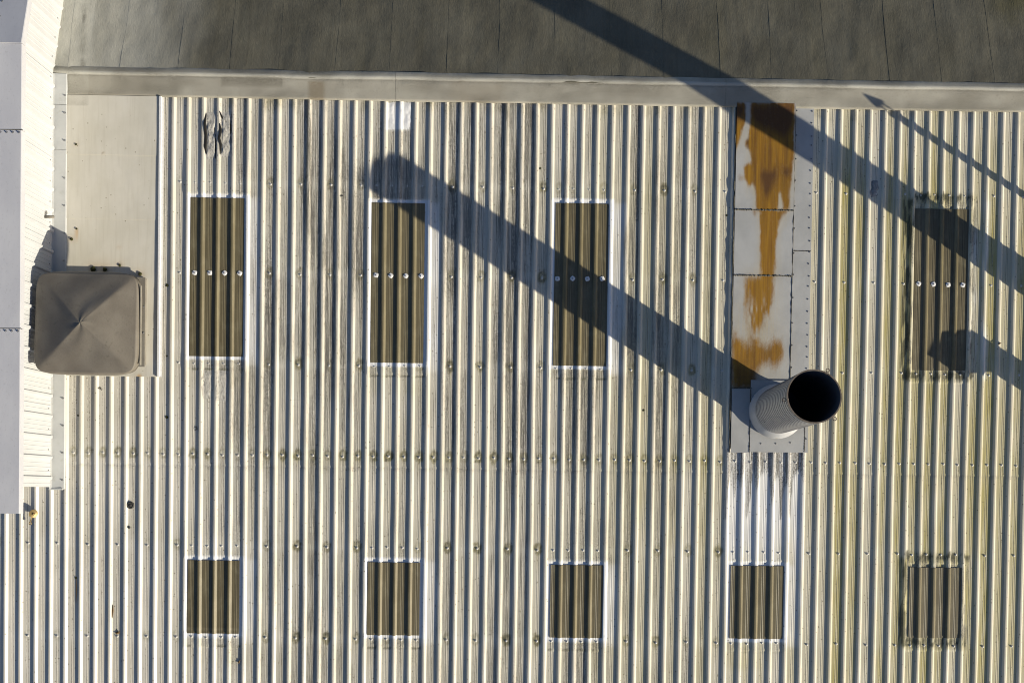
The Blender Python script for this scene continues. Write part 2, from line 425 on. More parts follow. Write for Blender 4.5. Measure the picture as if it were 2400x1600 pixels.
def stain_field(x, y):
    """dirt, moss, clean, black for points on the corrugated sheets"""
    U = 1200 + x*PPM; Vv = 800 - y*PPM
    w = fbm(x*3, y*.5, 21)
    streak = fbm(x*26, y*.9, 3)
    panid = np.clip(np.searchsorted(SX, x, side='right')-1, 0, len(SX)-2)
    rnd = _hash(panid, panid*0+3, 77); rnd2 = _hash(panid, panid*0+5, 91)
    t = (x-SX[panid])/(SX[panid+1]-SX[panid])*.2
    inpan = sstep(.064, .074, t)
    amp = np.interp(U, [-400, 380, 450, 600, 900, 1300, 1500, 1690, 1720, 2400], [.12, .16, .34, .62, .84, .82, .55, .20, .10, .06])
    amp = amp*np.interp(Vv, [230, 600, 1000, 1200, 1700], [1.05, 1.0, .8, .62, .5])
    sid = np.floor(panid/5.0); rs = _hash(sid, sid*0+2, 101)
    dirt = amp*(.12+.98*rnd)*(.35+1.35*sstep(.25, .75, w))*(.35+1.2*sstep(.25, .75, streak))*(.75+.5*rs)
    dirt = dirt*(.55+.45*inpan)
    # darker lines along the pan grooves
    line = np.maximum(1-np.abs(t-.1155)/.005, 1-np.abs(t-.1375)/.005); line = np.clip(line, 0, 1)
    dirt = dirt + line*.75*(.5+.7*vn(x*3, y*5, 40))*np.where(U < 1700, .9, 1.0)
    moss = np.interp(U, [0, 430, 700, 1300, 1450, 1700, 1900, 2150, 2400, 2700], [.0, .06, .20, .20, .38, .42, .62, .85, 1.0, 1.0])
    ycol = np.where((U > 1380), .35+1.15*rnd2, .6+.5*rnd2)
    moss = moss*(.8+.4*rs)*ycol*(.45+.9*fbm(x*5, y*.6, 55))*(.35+.65*inpan)*np.interp(Vv, [250, 520, 900], [.45, 1, 1])
    edge = np.clip(1-np.abs(t-.115)/.03, 0, 1)*(rnd > .70)*(U > 1750)
    moss = moss + .75*edge*fbm(x*2, y*1.1, 71)
    clean = 0*x
    black = 0*x
    # stains round the fixings
    for (fx, fy, n, a) in FAST:
        m = (np.abs(x-fx) < .12) & (y < fy+.16) & (y > fy-.42)
        if not m.any(): continue
        xx = x[m]-fx; yy = y[m]-fy
        wx = xx + .03*(vn(x[m]*30, y[m]*30, n)-.5); wy = yy + .03*(vn(x[m]*30+9, y[m]*30, n+1)-.5)
        d = np.hypot(wx*1.0, (wy-.012)*.72)
        ring = np.exp(-((d-.040)/.017)**2)*1.0 + np.exp(-(d/.04)**2)*.4
        run = np.exp(-(xx/.020)**2)*sstep(.02, -.02, yy)*sstep(-.40, -.05, yy)*.9*vn(x[m]*60, y[m]*2, n+8)
        moss[m] = np.minimum(1, moss[m]+a*(ring+.5*run)); dirt[m] = dirt[m]+a*.75*ring
        black[m] = np.maximum(black[m], np.clip(a*(.62*ring*vn(x[m]*25, y[m]*25, n+3)*1.5-.1), 0, .75)); clean[m] = np.maximum(clean[m], .5*np.exp(-(d/.018)**2))
    # pale band of cleaner paint along each purlin row
    for ry in ROWS:
        b = np.exp(-((y-ry)/.07)**2)*.35; dirt = dirt*(1-b); clean = np.maximum(clean, .25*b)
    # end lap
    lap = np.exp(-((y-LAP_Y+.012)/.014)**2); dirt = dirt+lap*.6*vn(x*12, y*0, 5); lp = np.exp(-((y-LAP_Y-.012)/.012)**2); clean = np.maximum(clean, lp*.6*vn(x*9, y*0, 6)*inpan)
    m = (y > LAP_Y) & (y < LAP_Y+.2)
    moss = np.where(m & (U > 600) & (U < 1700), np.minimum(1, moss+.28*fbm(x*9, y*7, 8)*rnd), moss)
    # rooflight surrounds
    for k, (a, b, c, d) in enumerate(SKR):
        e = .055 + .02*(vn(x*3, y*3, k)-.5)
        if k not in MOSSY:
            f = box(x, y, a-e*.75, b+e*1.3, c-.05, d+.055, .010)
            f = np.maximum(f, (.35+.5*fbm(x*12, y*2.5, k+20))*box(x, y, b, b+.19+.06*vn(y*3, y*0, k), c-.12, d+.02, .03)*sstep(c-.35, c+.1, y)*sstep(d+.25, d-.1, y))
            dirt = dirt*(1-.92*f); moss = moss*(1-.95*f); f = f*(.72+.45*fbm(x*18, y*6, k+70)); clean = np.maximum(clean, np.clip(f, 0, 1))
            g = box(x, y, a-.03, b+.03, c-.19, c-.05, .012)*.3*fbm(x*14, y*14, k); dirt = dirt+g; moss = moss+.5*g
            ln = np.exp(-((y-(c-.172))/.009)**2)*box(x, y, a-.03, b+.03, c-.25, c-.1, .004)*inpan*(vn(x*16, y*0, k) > .35)
            black = np.maximum(black, .75*ln)
            moss = moss+.35*box(x, y, a-.03, b+.03, c-.42, c-.18, .05)*rnd*fbm(x*20, y*3, 4)
        else:
            f = box(x, y, a-.09, b+.10, c-.15, d+.20, .045); q = fbm(x*11, y*4.0, 60+k)
            rim = f*(1-box(x, y, a-.01, b+.01, c, d, .01))
            dirt = dirt+rim*sstep(.40, .58, fbm(x*26, y*6, 160+k))*.7; moss = moss+rim*.6*q
            sh = np.exp(-((y-(d+.16))/.07)**2)+np.exp(-((y-(c-.07))/.06)**2)
            nb_ = fbm(x*30, y*11, 33+k); black = np.maximum(black, .93*sstep(.47, .56, nb_*(.75+.35*np.clip(rim*sh, 0, 1)))*(rim > .25)*np.clip(sh*1.6, 0, 1))
            lf = box(x, y, a-.16, a-.015, c-.12, d+.12, .03)*(1-box(x, y, a-.045, a, c-.2, d+.2, .008)); black = np.maximum(black, np.clip(lf*1.2, 0, .85)*sstep(.38, .54, fbm(x*34, y*5, 43+k))); moss = moss+.5*lf  # strip on the left: mossy grime, with dark rib shading painted in
            cl = box(x, y, b+.04, b+.30, c-.12, d+.12, .05)*np.clip(fbm(x*13, y*1.5, 14)*2-.6, 0, 1)*(.85 if k == 3 else .35)
            clean = np.maximum(clean, cl); moss = moss*(1-.7*cl)
            tp = box(x, y, a-.02, b+.02, d, d+.06, .01)*.5; clean = np.maximum(clean, tp*.8)
    # white renewed paint near the head of the second rooflight column
    p = at(932, 275); f = box(x+.01*(vn(x*9, y*9, 2)-.5), y, p[0]-.15, p[0]+.16, p[1]-.17, p[1]+.2, .02); clean = np.maximum(clean, f); dirt = dirt*(1-f)
    p = at(940, 400); f = box(x, y, p[0]-.36, p[0]+.2, p[1]-.45, p[1]+.16, .08)*(.5+.5*fbm(x*20, y*3, 9)); dirt = np.minimum(1, dirt+.55*f*(1-clean))
    # grey drips below the flue flashing
    p = at(1770, 1085); f = box(x, y, RC_X0-.02, RC_X1-.02, p[1]-.75, p[1]+.2, .03)
    reach = .12+.75*vn(x*24, y*0, 6)*vn(x*7, y*0, 12)*1.6
    dr = f*sstep(0, .12, (y-(p[1]-reach)))*(.35+.65*vn(x*45, y*2, 8)); cl = box(x, y, RC_X0-.02, RC_X1-.02, p[1]-3, p[1]+.2, .03)*sstep(p[1]-1.9, p[1]-.7, y+.5*(vn(x*14, y*0, 31)-.5))
    clean = np.maximum(clean, cl*.75); moss = moss*(1-.9*cl); dirt = dirt*(1-cl)+dr*.95
    # soot at the torn patch
    p = at(512, 318); f = np.exp(-((x-p[0])/.22)**2-((y-p[1])/.34)**2)*fbm(x*15, y*6, 31); dirt = dirt+.55*f
    # tarnish under the ridge band
    f = sstep(TOP_Y-.22, TOP_Y, y)*np.clip(fbm(x*8, y*3, 66)*2.2-1.0, 0, 1); dirt = dirt+.4*f; moss = moss+.6*f*(U < 2000)
    black = np.maximum(black, np.clip(f*(fbm(x*22, y*22, 67)*3-1.6), 0, .8))
    return np.clip(np.stack((dirt, np.clip(moss, 0, 1), clean, black), -1), 0, 1)
def lap_dz(x, y):
    z = 0*x
    for k, (a, b, c, d) in enumerate(SKR):
        z = z + .004*box(x, y, a-.05, b+.05, c-.172, c+.02, .004)
        z = z + .005*box(x, y, a-.05, b+.05, d+.045, d+.8, .004)*sstep(d+.6, d+.3, y)
    return z

# ------------------------------------------------------------------ corrugated roof, sheet by sheet
roof = root('corrugated_roof', (0, 0, 0))
tag(roof, 'cream white corrugated metal roof with dirty streaked troughs', kind='structure')
SHEETS = {}
def build_sheet(n0, n1, y0, y1, step, dz, row):
    x0, x1 = float(start_x(n0)), float(start_x(n1))
    xs = cols(x0, x1); xs = np.concatenate(([x0+0.0], xs[1:-1], [x1]))
    ny = max(2, int(round((y1-y0)/step))+1)
    ys = np.linspace(y0, y1, ny)
    X, Y = np.meshgrid(xs, ys); x = X.ravel(); y = Y.ravel()
    z = prof(x) + wob(x, y) + dz + lap_dz(x, y)
    xj = x + .004*(vn(x*.7, y*.55, 44)-.5)*2
    a = stain_field(x, y)
    XC = (xs[:-1]+xs[1:])[None, :]/2+0*ys[:-1, None]; YC = (ys[:-1]+ys[1:])[:, None]/2+0*xs[None, :-1]
    keep = np.ones(XC.shape, bool)
    for (a_, b_, c_, d_) in SKR: keep &= ~((XC > a_+.03) & (XC < b_-.03) & (YC > c_+.04) & (YC < d_-.04))
    me = mesh_np('roof_sheet', np.stack((xj, y, z), -1), grid_quads(ny, len(xs), keep), attr=a)
    o = link('roof_sheet', me, 'painted_roof_sheet', roof)
    SHEETS[(row, n0)] = (o, n0, n1)
for n0 in range(NMIN, NMAX-2, 5):
    n1 = min(n0+5, NMAX)
    out = proj((float(start_x(n0)), 0, 0))[0] > 2420 or proj((float(start_x(n1)), 0, 0))[0] < -20
    build_sheet(n0, n1, LAP_Y, TOP_Y+.12, .10 if out else .028, .004, 0)
    ymid = at(1200, 1625)[1]
    build_sheet(n0, n1, ymid, LAP_Y+.12, .10 if out else .030, 0, 1)
    build_sheet(n0, n1, BOT_Y, ymid+.06, .12, -.004, 2)
def sheet_for(n, y):
    row = 0 if y > LAP_Y else 1
    n0 = NMIN + ((n-NMIN)//5)*5
    return SHEETS[(row, n0)][0]
# fixing: pressed sealing cap with a hexagon head
b = MB(); b.lathe([(.017, 0), (.015, .0035), (.010, .006), (.008, .0065)], 10); b.lathe([(.0075, .006), (.0075, .013), (.004, .0145)], 6, cap1=True)
FME = mesh_py('fastener', b.v, b.f)
for (x, y, n, a) in FAST:
    link('fastener', FME, 'fastener_paint', sheet_for(n, y), (x+random.uniform(-.006, .006), y+random.uniform(-.008, .008), .0035), Matrix.Rotation(random.random()*3, 3, 'Z'))

# ------------------------------------------------------------------ felt slope behind the ridge
felt = root('felt_roof', (0, 0, 0)); tag(felt, 'dark grey felt roof slope of lapped strips behind the ridge', kind='structure')
FE_Y1 = RIDGE_Y + 4.2
def felt_z(y): return .045 - np.maximum(0, y-RIDGE_Y)*FELT_TAN
seams_px = [-760, -610, -480, -330, -180, -20, 158, 283, 420, 540, 655, 787, 915, 1048, 1168, 1297, 1431, 1556, 1686, 1810, 1938, 2086, 2206, 2330, 2470, 2600, 2740, 2860]
seam_x = [float(at(p, 188)[0]) for p in seams_px]
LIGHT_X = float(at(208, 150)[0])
for i in range(len(seam_x)-1):
    x0, x1 = seam_x[i], seam_x[i+1]
    nc, nr = 22, 120
    s = np.linspace(0, 1, nc); ys = RIDGE_Y-.02 + (FE_Y1-RIDGE_Y)*np.linspace(0, 1, nr)**1.6
    S, Y = np.meshgrid(s, ys); S = S.ravel(); y = Y.ravel()
    edge = .035*(vn(y*1.4, y*0+i, 13)-.5); edge1 = .035*(vn(y*1.4, y*0+i+1, 13)-.5)
    x = x0+edge + S*(x1-x0+edge1-edge+.05)
    z = felt_z(y) + .0012*(1-S)*(.55 if i % 4 == 1 else .04) + .022*(fbm(x*2.2, y*1.3, 23)-.5) + .009*(fbm(x*7, y*2.5, 29)-.5)
    z = z + .0025*np.exp(-(S/.05)**2)*vn(y*3, y*0+i, 41)
    z = z + .010*np.exp(-((y-RIDGE_Y-.05)/.03)**2)*0
    Um = 1200+x*PPM
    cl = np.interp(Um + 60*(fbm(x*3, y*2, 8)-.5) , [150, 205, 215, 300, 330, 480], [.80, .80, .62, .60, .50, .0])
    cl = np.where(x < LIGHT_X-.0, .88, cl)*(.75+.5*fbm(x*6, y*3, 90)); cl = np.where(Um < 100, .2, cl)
    d = (.2 if i % 4 == 1 else .0)*np.exp(-(S/.02)**2)*np.clip(vn(y*2, y*0+i*3, 15)*2-.8, 0, 1) + .35*np.clip(fbm(x*7, y*1.3, 36)*2.2-1.2, 0, 1)
    gl = np.exp(-((x-at(205-.16*(150-100), 60)[0]+.10*(y-RIDGE_Y))/.035)**2)*np.clip(fbm(x*30, y*9, 3)*2.4-.7, 0, 1)
    d = np.where(Um < 260, d*.4+.8*gl, d)
    m = .9*sstep(2290, 2380, Um)*sstep(.75, 1.1, y-RIDGE_Y)*fbm(x*6, y*6, 3) + .25*np.clip(fbm(x*4, y*1, 39)*2-1.1, 0, 1)
    a = np.clip(np.stack((d, m, cl, 0*d), -1), 0, 1)
    link('felt_strip', mesh_np('felt_strip', np.stack((x, y, z), -1), grid_quads(nr, nc), True, a), 'bitumen_felt', felt)

# pale membrane capping the ridge
ridge = root('ridge_flashing', (0, RIDGE_Y, 0)); tag(ridge, 'pale grey ridge flashing band between corrugated roof and dark felt', 'flashing')
cuts = [float(at(p, 205)[0]) for p in (-780, -300, 165, 928, 1700, 2480, 2880)]
yb = TOP_Y
for i in range(len(cuts)-1):
    x0, x1 = cuts[i], cuts[i+1]-.003
    nc = int((x1-x0)/.03)+2; xs = np.linspace(x0, x1, nc)
    v = np.array([-.002, 0, .03, .08, .13, .18, .22, .245, .262, .275, .285, .295, .31, .325, .34, .36, .38])
    zz = np.array([.020, .041, .043, .042, .043, .044, .046, .047, .046, .048, .051, .053, .052, .050, .0475, .044, .036])
    X, Vv = np.meshgrid(xs, v); x = X.ravel(); vv = Vv.ravel(); Z = np.repeat(zz, nc)
    yw = .008*(vn(x*5, vv*0, 61)-.5)*(vv < .01) + .018*(fbm(x*1.4, x*0, 62)-.5)*(vv > .25)
    y = yb + vv + yw
    z = Z + .004*(fbm(x*5, vv*9, 63)-.5) - np.maximum(0, y-RIDGE_Y-.02)*FELT_TAN*.8
    z = z + .012*(fbm(x*2.0, vv*0, 64)-.5)*(np.exp(-((vv-.29)/.04)**2))
    U = 1200+x*PPM
    d = np.clip(fbm(x*2.2, vv*5, 65)*2.6-.95, 0, 1)*.75 + .25*(U < 800)*fbm(x*6, vv*8, 3) + .5*np.exp(-((vv-.265)/.012)**2)
    d = d + .9*box(x, vv, at(520, 200)[0], at(665, 200)[0], .17, .27, .03)
    m = .75*box(x, vv, at(725, 200)[0], at(762, 200)[0], -.05, .24, .02) + .5*box(x, vv, at(1060, 200)[0], at(1190, 200)[0], -.05, .3, .12)*fbm(x*4, vv*6, 7)
    c = .7*(vv > .27)*(vv < .32) + .25*box(x, vv, at(100, 200)[0], at(210, 200)[0], -.2, .4, .01)
    a = np.clip(np.stack((d, m, c, 0*d), -1), 0, 1)
    link('flashing_strip', mesh_np('flashing_strip', np.stack((x, y-RIDGE_Y, z), -1), grid_quads(len(v), nc), True, a), 'ridge_membrane', ridge)

# ------------------------------------------------------------------ rooflights
SLAB = ['long brown corrugated skylight nearest the parapet', 'long brown corrugated skylight crossed at its top corner by the flue shadow tip',
        'long brown corrugated skylight crossed in the middle by the flue shadow', 'long dirty skylight with mossy black edges right of the flue',
        'short brown skylight in the lower row nearest the parapet', 'short brown skylight second from left in the lower row',
        'short brown skylight in the middle of the lower row', 'short brown skylight directly below the flue', 'short streaky skylight with mossy black edges at lower right']
b = MB()
pts = []
for k in range(12):
    a = 2*math.pi*k/12; r = .030*(1+.25*abs(math.cos(2*a))**1.5); pts.append((r*math.cos(a), r*math.sin(a)))
b.v = [(p[0], p[1], 0) for p in pts] + [(p[0]*.86, p[1]*.86, .006) for p in pts] + [(p[0]*.35, p[1]*.35, .0085) for p in pts]
for i in range(2):
    for k in range(12): b.f.append((i*12+k, i*12+(k+1) % 12, (i+1)*12+(k+1) % 12, (i+1)*12+k))
b.f.append(tuple(range(24, 36)))
WME = mesh_py('washer', b.v, b.f); WME.materials.append(MATS['sealant_white'])
b = MB(); b.lathe([(.009, .008), (.009, .017), (.005, .019)], 6, cap1=True); HME = mesh_py('screw_head', b.v, b.f); HME.materials.append(MATS['screw_steel'])
for k, (a_, b_, c_, d_) in enumerate(SKR):
    cx, cy = (a_+b_)/2, (c_+d_)/2
    r = root('skylight', (cx, cy, .003)); tag(r, SLAB[k], 'skylight', 'brown corrugated skylights in two rows')
    xs = cols(a_, b_); ny = int((d_-c_)/.03)+2; ys = np.linspace(c_, d_, ny)
    X, Y = np.meshgrid(xs, ys); x = X.ravel(); y = Y.ravel(); z = prof(x) + wob(x, y) + .0105; x0j = x; 
    ed = np.minimum(np.minimum(x-a_, b_-x)/.05, np.minimum((y-c_)/.10, (d_-y)/.22)); ed = np.clip(1-ed, 0, 1)
    d = .18+.5*fbm(x*16, y*1.1, 80+k) * (.6+.5*ed) - .12
    m = .55*fbm(x*22, y*.8, 85+k)*(prof(x) > .004)  # yellow highlights of the lit ribs, painted into the sheet colour
    c = 0*x
    if k in MOSSY:
        c = .75*np.clip(fbm(x*26, y*.7, 12)*2.2-.75, 0, 1)*sstep(b_+.05, a_, x); d = d+.35*np.clip(fbm(x*13, y*2, 95)*2-.7, 0, 1)
    if k == 4: c = c+.5*np.exp(-((y-c_-.06)/.008)**2)
    a = np.clip(np.stack((d, m, c, 0*d), -1), 0, 1)
    V = np.stack((x + .004*(vn(x*.7, y*.55, 44)-.5)*2-cx, y-cy, z-.003), -1)
    Q = grid_quads(ny, len(xs))
    # turn the cut edge down so the sheet has a visible thickness
    nb = len(V); ring = list(range(len(xs))) + [i*len(xs)+len(xs)-1 for i in range(1, ny)] + [(ny-1)*len(xs)+i for i in range(len(xs)-2, -1, -1)] + [i*len(xs) for i in range(ny-2, 0, -1)]
    low = V[ring].copy(); low[:, 2] -= .009; V2 = np.concatenate((V, low)); A2 = np.concatenate((a, a[ring]))
    n = len(ring); q2 = np.array([(ring[(i+1) % n], ring[i], nb+i, nb+(i+1) % n) for i in range(n)])
    link('translucent_sheet', mesh_np('translucent_sheet', V2, np.concatenate((Q, q2)), attr=A2), 'weathered_rooflight', r)
    # pale closing strip, left of the sheet
    if k < 4:
        yrow = ROWS[1]
        for n in range(NMIN, NMAX):
            x = float(pan_x(n))
            if a_ < x < b_:
                w = link('washer', WME, None, r, (x-cx+random.uniform(-.006, .006), yrow-cy+random.uniform(-.006, .006), .0082), Matrix.Rotation(random.uniform(0, 1.2), 3, 'Z'))
                link('screw_head', HME, None, w)

# ------------------------------------------------------------------ flat panels
def flat_panel(name, parent, x0, x1, y0, y1, z, mat, field, res=.02, th=.0035, org=(0, 0), tilt=0.0):
    nc = max(3, int((x1-x0)/res)+1); nr = max(3, int((y1-y0)/res)+1)
    X, Y = np.meshgrid(np.linspace(x0, x1, nc), np.linspace(y0, y1, nr)); x = X.ravel(); y = Y.ravel()
    zz = z + .0035*(fbm(x*1.8, y*1.5, 7)-.5) + .0015*(vn(x*8, y*8, 3)-.5)
    a = field(x, y)
    V = np.stack((x-org[0], y-org[1], zz), -1); nb = len(V)
    ring = list(range(nc)) + [i*nc+nc-1 for i in range(1, nr)] + [(nr-1)*nc+i for i in range(nc-2, -1, -1)] + [i*nc for i in range(nr-2, 0, -1)]
    low = V[ring].copy(); low[:, 2] -= th; n = len(ring)
    q2 = np.array([(ring[(i+1) % n], ring[i], nb+i, nb+(i+1) % n) for i in range(n)])
    return link(name, mesh_np(name, np.concatenate((V, low)), np.concatenate((grid_quads(nr, nc), q2)), attr=np.concatenate((a, a[ring]))), mat, parent)

# left flat cover beside the parapet
fx0, fx1 = PAR_XF-.04, float(at(374, 560)[0])
fy = [float(at(270, p)[1]) for p in (881, 669, 511, 361, 226)]
cover = root('flat_cover', ((fx0+fx1)/2, (fy[0]+fy[-1])/2, 0)); tag(cover, 'flat cream metal cover sheets between parapet and corrugated roof behind the hooded vent', 'cover sheet')
co = ((fx0+fx1)/2, (fy[0]+fy[-1])/2)
RUN = [(183, 545, 26), (1890, 2000, 1)]
def f_cover(x, y):
    d = 0*x; m = 0*x
    for (px, py, L, w) in ((182, 540, .2, .014), (328, 880, .22, .03)):
        p = at(px, py); m = m + np.exp(-((x-p[0])/w)**2)*sstep(p[1]-L, p[1]-.02, y)*(1-sstep(p[1], p[1]+.03, y))
    for (px, py, r) in ((168, 561, .05), (222, 632, .12), (249, 632, .12), (284, 621, .06), (330, 643, .08), (310, 651, .06), (182, 340, .03), (244, 360, .02), (318, 389, .012), (282, 580, .03)):
        p = at(px, py); q = np.hypot(x-p[0], y-p[1])+.02*(vn(x*40, y*40, 5)-.5); d = np.maximum(d, .75*np.exp(-(q/(r*.35))**2)); m = m+.2*np.exp(-(q/r)**2)
    d = d + .35*np.exp(-((x-fx1)/.03)**2)*fbm(x*12, y*6, 2) + .25*box(x, y, at(330, 300)[0], fx1, at(300, 300)[1], fy[-1], .15)*fbm(x*8, y*5, 3)
    p = at(184, 240); d = d+.5*box(x, y, p[0]-.15, p[0]+.14, p[1]-.05, p[1]+.1, .01)*fbm(x*10, y*10, 3)
    return np.clip(np.stack((d, m, 0*d, 0*d), -1), 0, 1)
for i in range(4):
    flat_panel('cover_sheet', cover, fx0, fx1, fy[i]+(.0 if i == 0 else -.02), fy[i+1], .037+.0032*i, 'flat_painted_sheet', f_cover, .025, org=co)
b = MB(); xt = fx1+.012
L = (fy[-1]-fy[0]); b.box((0, 0, .045), (.012, L/2, .018)); b.box((.02, 0, .024), (.02, L/2, .0015))
b.build('edge_trim', 'sealant_white', cover, (xt-co[0], 0, 0))

# rust stained column of panels round the flue
rc = [float(at(p, 650)[0]) for p in (1718, 1854.5, 1898)]
rcy = lambda p: float(at(1790, p)[1])
RO = ((rc[0]+rc[2])/2, rcy(650))
col_ = root('flue_flashing', (RO[0], RO[1], 0)); tag(col_, 'flat grey flashing panels with orange rust stains running from ridge to flue', 'flashing')
Z7 = lambda pts: [(1680+a/4.354, 220+c/4.354) for a, c in pts]
POLYS = [
 Z7([(340, 90), (790, 90), (775, 600), (755, 870), (738, 980), (722, 1190), (672, 1185), (650, 1010), (628, 1010), (606, 1190), (400, 1190), (378, 960), (350, 900), (318, 945), (285, 850), (268, 735), (345, 715), (320, 560), (290, 545), (272, 485), (318, 475), (328, 330)]),
 Z7([(165, 90), (287, 90), (282, 280), (240, 440), (205, 560), (165, 620)]),
 Z7([(435, 1190), (700, 1190), (640, 1290), (605, 1350), (592, 1700), (440, 1700)]),
 Z7([(340, 1200), (410, 1200), (375, 1245)]), Z7([(190, 850), (285, 850), (285, 875), (200, 868)]),
 [(1779, 570), (1817, 570), (1815, 620), (1811, 655), (1806, 740), (1790, 760), (1783, 655)],
 [(1745, 650), (1808, 650), (1806, 700), (1797, 735), (1785, 750), (1776, 790), (1764, 800), (1752, 790), (1748, 740), (1744, 690)],
 [(1712, 772), (1733, 790), (1745, 812), (1762, 802), (1778, 800), (1790, 818), (1800, 806), (1822, 790), (1836, 812), (1834, 840), (1816, 862), (1792, 850), (1772, 872), (1768, 915), (1712, 915)],
]
DARK = [Z7([(430, 760), (640, 760), (560, 1000), (505, 1085), (470, 1060), (440, 900)]), Z7([(340, 90), (790, 90), (775, 300), (700, 480), (560, 420), (400, 330), (340, 260)]), Z7([(640, 740), (760, 740), (745, 860), (710, 900), (670, 860)]), Z7([(165, 90), (287, 90), (270, 250), (165, 330)]),
        [(1712, 868), (1790, 868), (1790, 915), (1712, 915)]]  # patch by the pipe base: dark rust, deepened to paint in the flue's shade
def f_rust(x, y):
    pu = np.empty_like(x); pv = np.empty_like(x)
    c = AX.T @ np.stack((x, y, 0*x)) + O_CAM[:, None]
    pu = 1200+F*c[0]/-c[2]; pv = 800-F*c[1]/-c[2]
    R = 0*x; K = 0*x; W = 0*x
    rep = 26
    for j in range(rep):
        soft = 1+1.6*sstep(560, 720, pv); sx = 4.2*math.cos(j*2.4)*math.sqrt(j/rep)*soft; sy = 9.0*math.sin(j*2.4)*math.sqrt(j/rep)*soft
        wu = pu+sx+7*(fbm(pu*.10, pv*.035, 4)-.5); wv = pv+sy+12*(fbm(pu*.12, pv*.03, 5)-.5)
        ins = np.zeros(x.shape, bool); dk = np.zeros(x.shape, bool)
        for P in POLYS: ins |= inpoly(wu, wv, P)
        for P in DARK: dk |= inpoly(wu+sx, wv+sy, P)
        wi = np.zeros(x.shape, bool)
        for P in POLYS: wi |= inpoly(wu+2.6*sx, wv+3*sy-8, P)
        R += ins/rep; K += dk/rep; W += wi/rep
    hole = np.clip(fbm(pu*.09, pv*.02, 71)*2.8-1.05, 0, 1)*sstep(660, 725, pv)*(1-sstep(785, 800, pv))
    R = R*(1-.85*hole)
    br = 0*x
    sk = np.clip(fbm(pu*.16, pv*.012, 88)*2.6-.95, 0, 1)      # darker runs inside the rust
    K = np.maximum(K*.9, .75*sk*np.interp(pv, [250, 420, 520, 700, 800], [1, .75, .35, .3, .6]))
    return np.clip(np.stack((R*(.82+.3*fbm(pu*.2, pv*.02, 90)), K, W*.9, br), -1), 0, 1)
ycut = [rcy(p) for p in (908, 646, 493, 243)]
for i in range(3):
    flat_panel('flashing_panel', col_, rc[0], rc[1], ycut[i]+(.003), ycut[i+1], .038+.004*i, 'rust_stained_sheet', f_rust, .011, org=RO)
sy_ = [rcy(p) for p in (1030, 587, 243)]
for i in range(2):
    flat_panel('side_panel', col_, rc[1]+.004, rc[2], sy_[i], sy_[i+1]-.004, .036, 'rust_stained_sheet', f_rust, .02, org=RO)
flat_panel('base_panel', col_, float(at(1756, 980)[0]), float(at(1892, 980)[0]), rcy(1058), rcy(890), .0535, 'rust_stained_sheet', lambda x, y: f_rust(x, y)*0, .03, org=RO)
flat_panel('base_panel', col_, float(at(1712.5, 980)[0]), float(at(1755, 980)[0]), rcy(1060), rcy(911), .049, 'rust_stained_sheet', lambda x, y: f_rust(x, y)*0, .03, org=RO)
def grout(pts, w, z, seed=0):     # a ragged bead of old sealant
    b = MB(); P = []
    n = len(pts)
    for i, (x, y) in enumerate(pts): P.append((x-RO[0]+.004*(random.random()-.5), y-RO[1]+.004*(random.random()-.5), z))
    b.tube(P, [w*(.35+1.1*random.random()) for _ in P], 5); return b
def line(x0, y0, x1, y1, n=40): return [(x0+(x1-x0)*i/n, y0+(y1-y0)*i/n) for i in range(n+1)]
for (x0, y0, x1, y1, w, z) in ((rc[0], ycut[1], rc[1], ycut[1], .010, .0415), (rc[0], ycut[2], rc[1], ycut[2], .010, .0455), (rc[1]+.002, ycut[0], rc[1]+.002, ycut[3], .006, .040),
                          (rc[1], sy_[1], rc[2], sy_[1], .005, .036), (float(at(1756, 980)[0]), rcy(1058), float(at(1756, 980)[0]), rcy(911), .007, .052),
                          (float(at(1884, 980)[0]), rcy(1056), float(at(1884, 980)[0]), rcy(990), .006, .0535), (rc[0]-.012, ycut[3], rc[0]-.012, rcy(1060), .010, .034),
                          (rc[0]+.03, rcy(909), float(at(1760, 950)[0]), rcy(909), .007, .047)):
    grout(line(x0, y0, x1, y1, 70), w, z).build('sealant_bead', 'grout_line', col_)
b = MB(); b.lathe([(.010, 0), (.010, .004), (.006, .007)], 6, cap1=True); RIV = mesh_py('rivet', b.v, b.f); RIV.materials.append(MATS['flue_seam'])
for i in range(28):
    y = ycut[3]-.1-i*.155
    if y < rcy(1020): break
    link('rivet', RIV, None, col_, (rc[2]-.025+random.uniform(-.006, .006)-RO[0], y-RO[1]+random.uniform(-.02, .02), .037))
    if i % 2 == 0: link('rivet', RIV, None, col_, (rc[1]+.02-RO[0], y-RO[1]+random.uniform(-.02, .02), .037))
for (px, py) in ((1781, 1038), (1816, 1038), (1850, 1036), (1887, 1027)):
    p = at(px, py); link('rivet', RIV, None, col_, (p[0]-RO[0], p[1]-RO[1], .054))

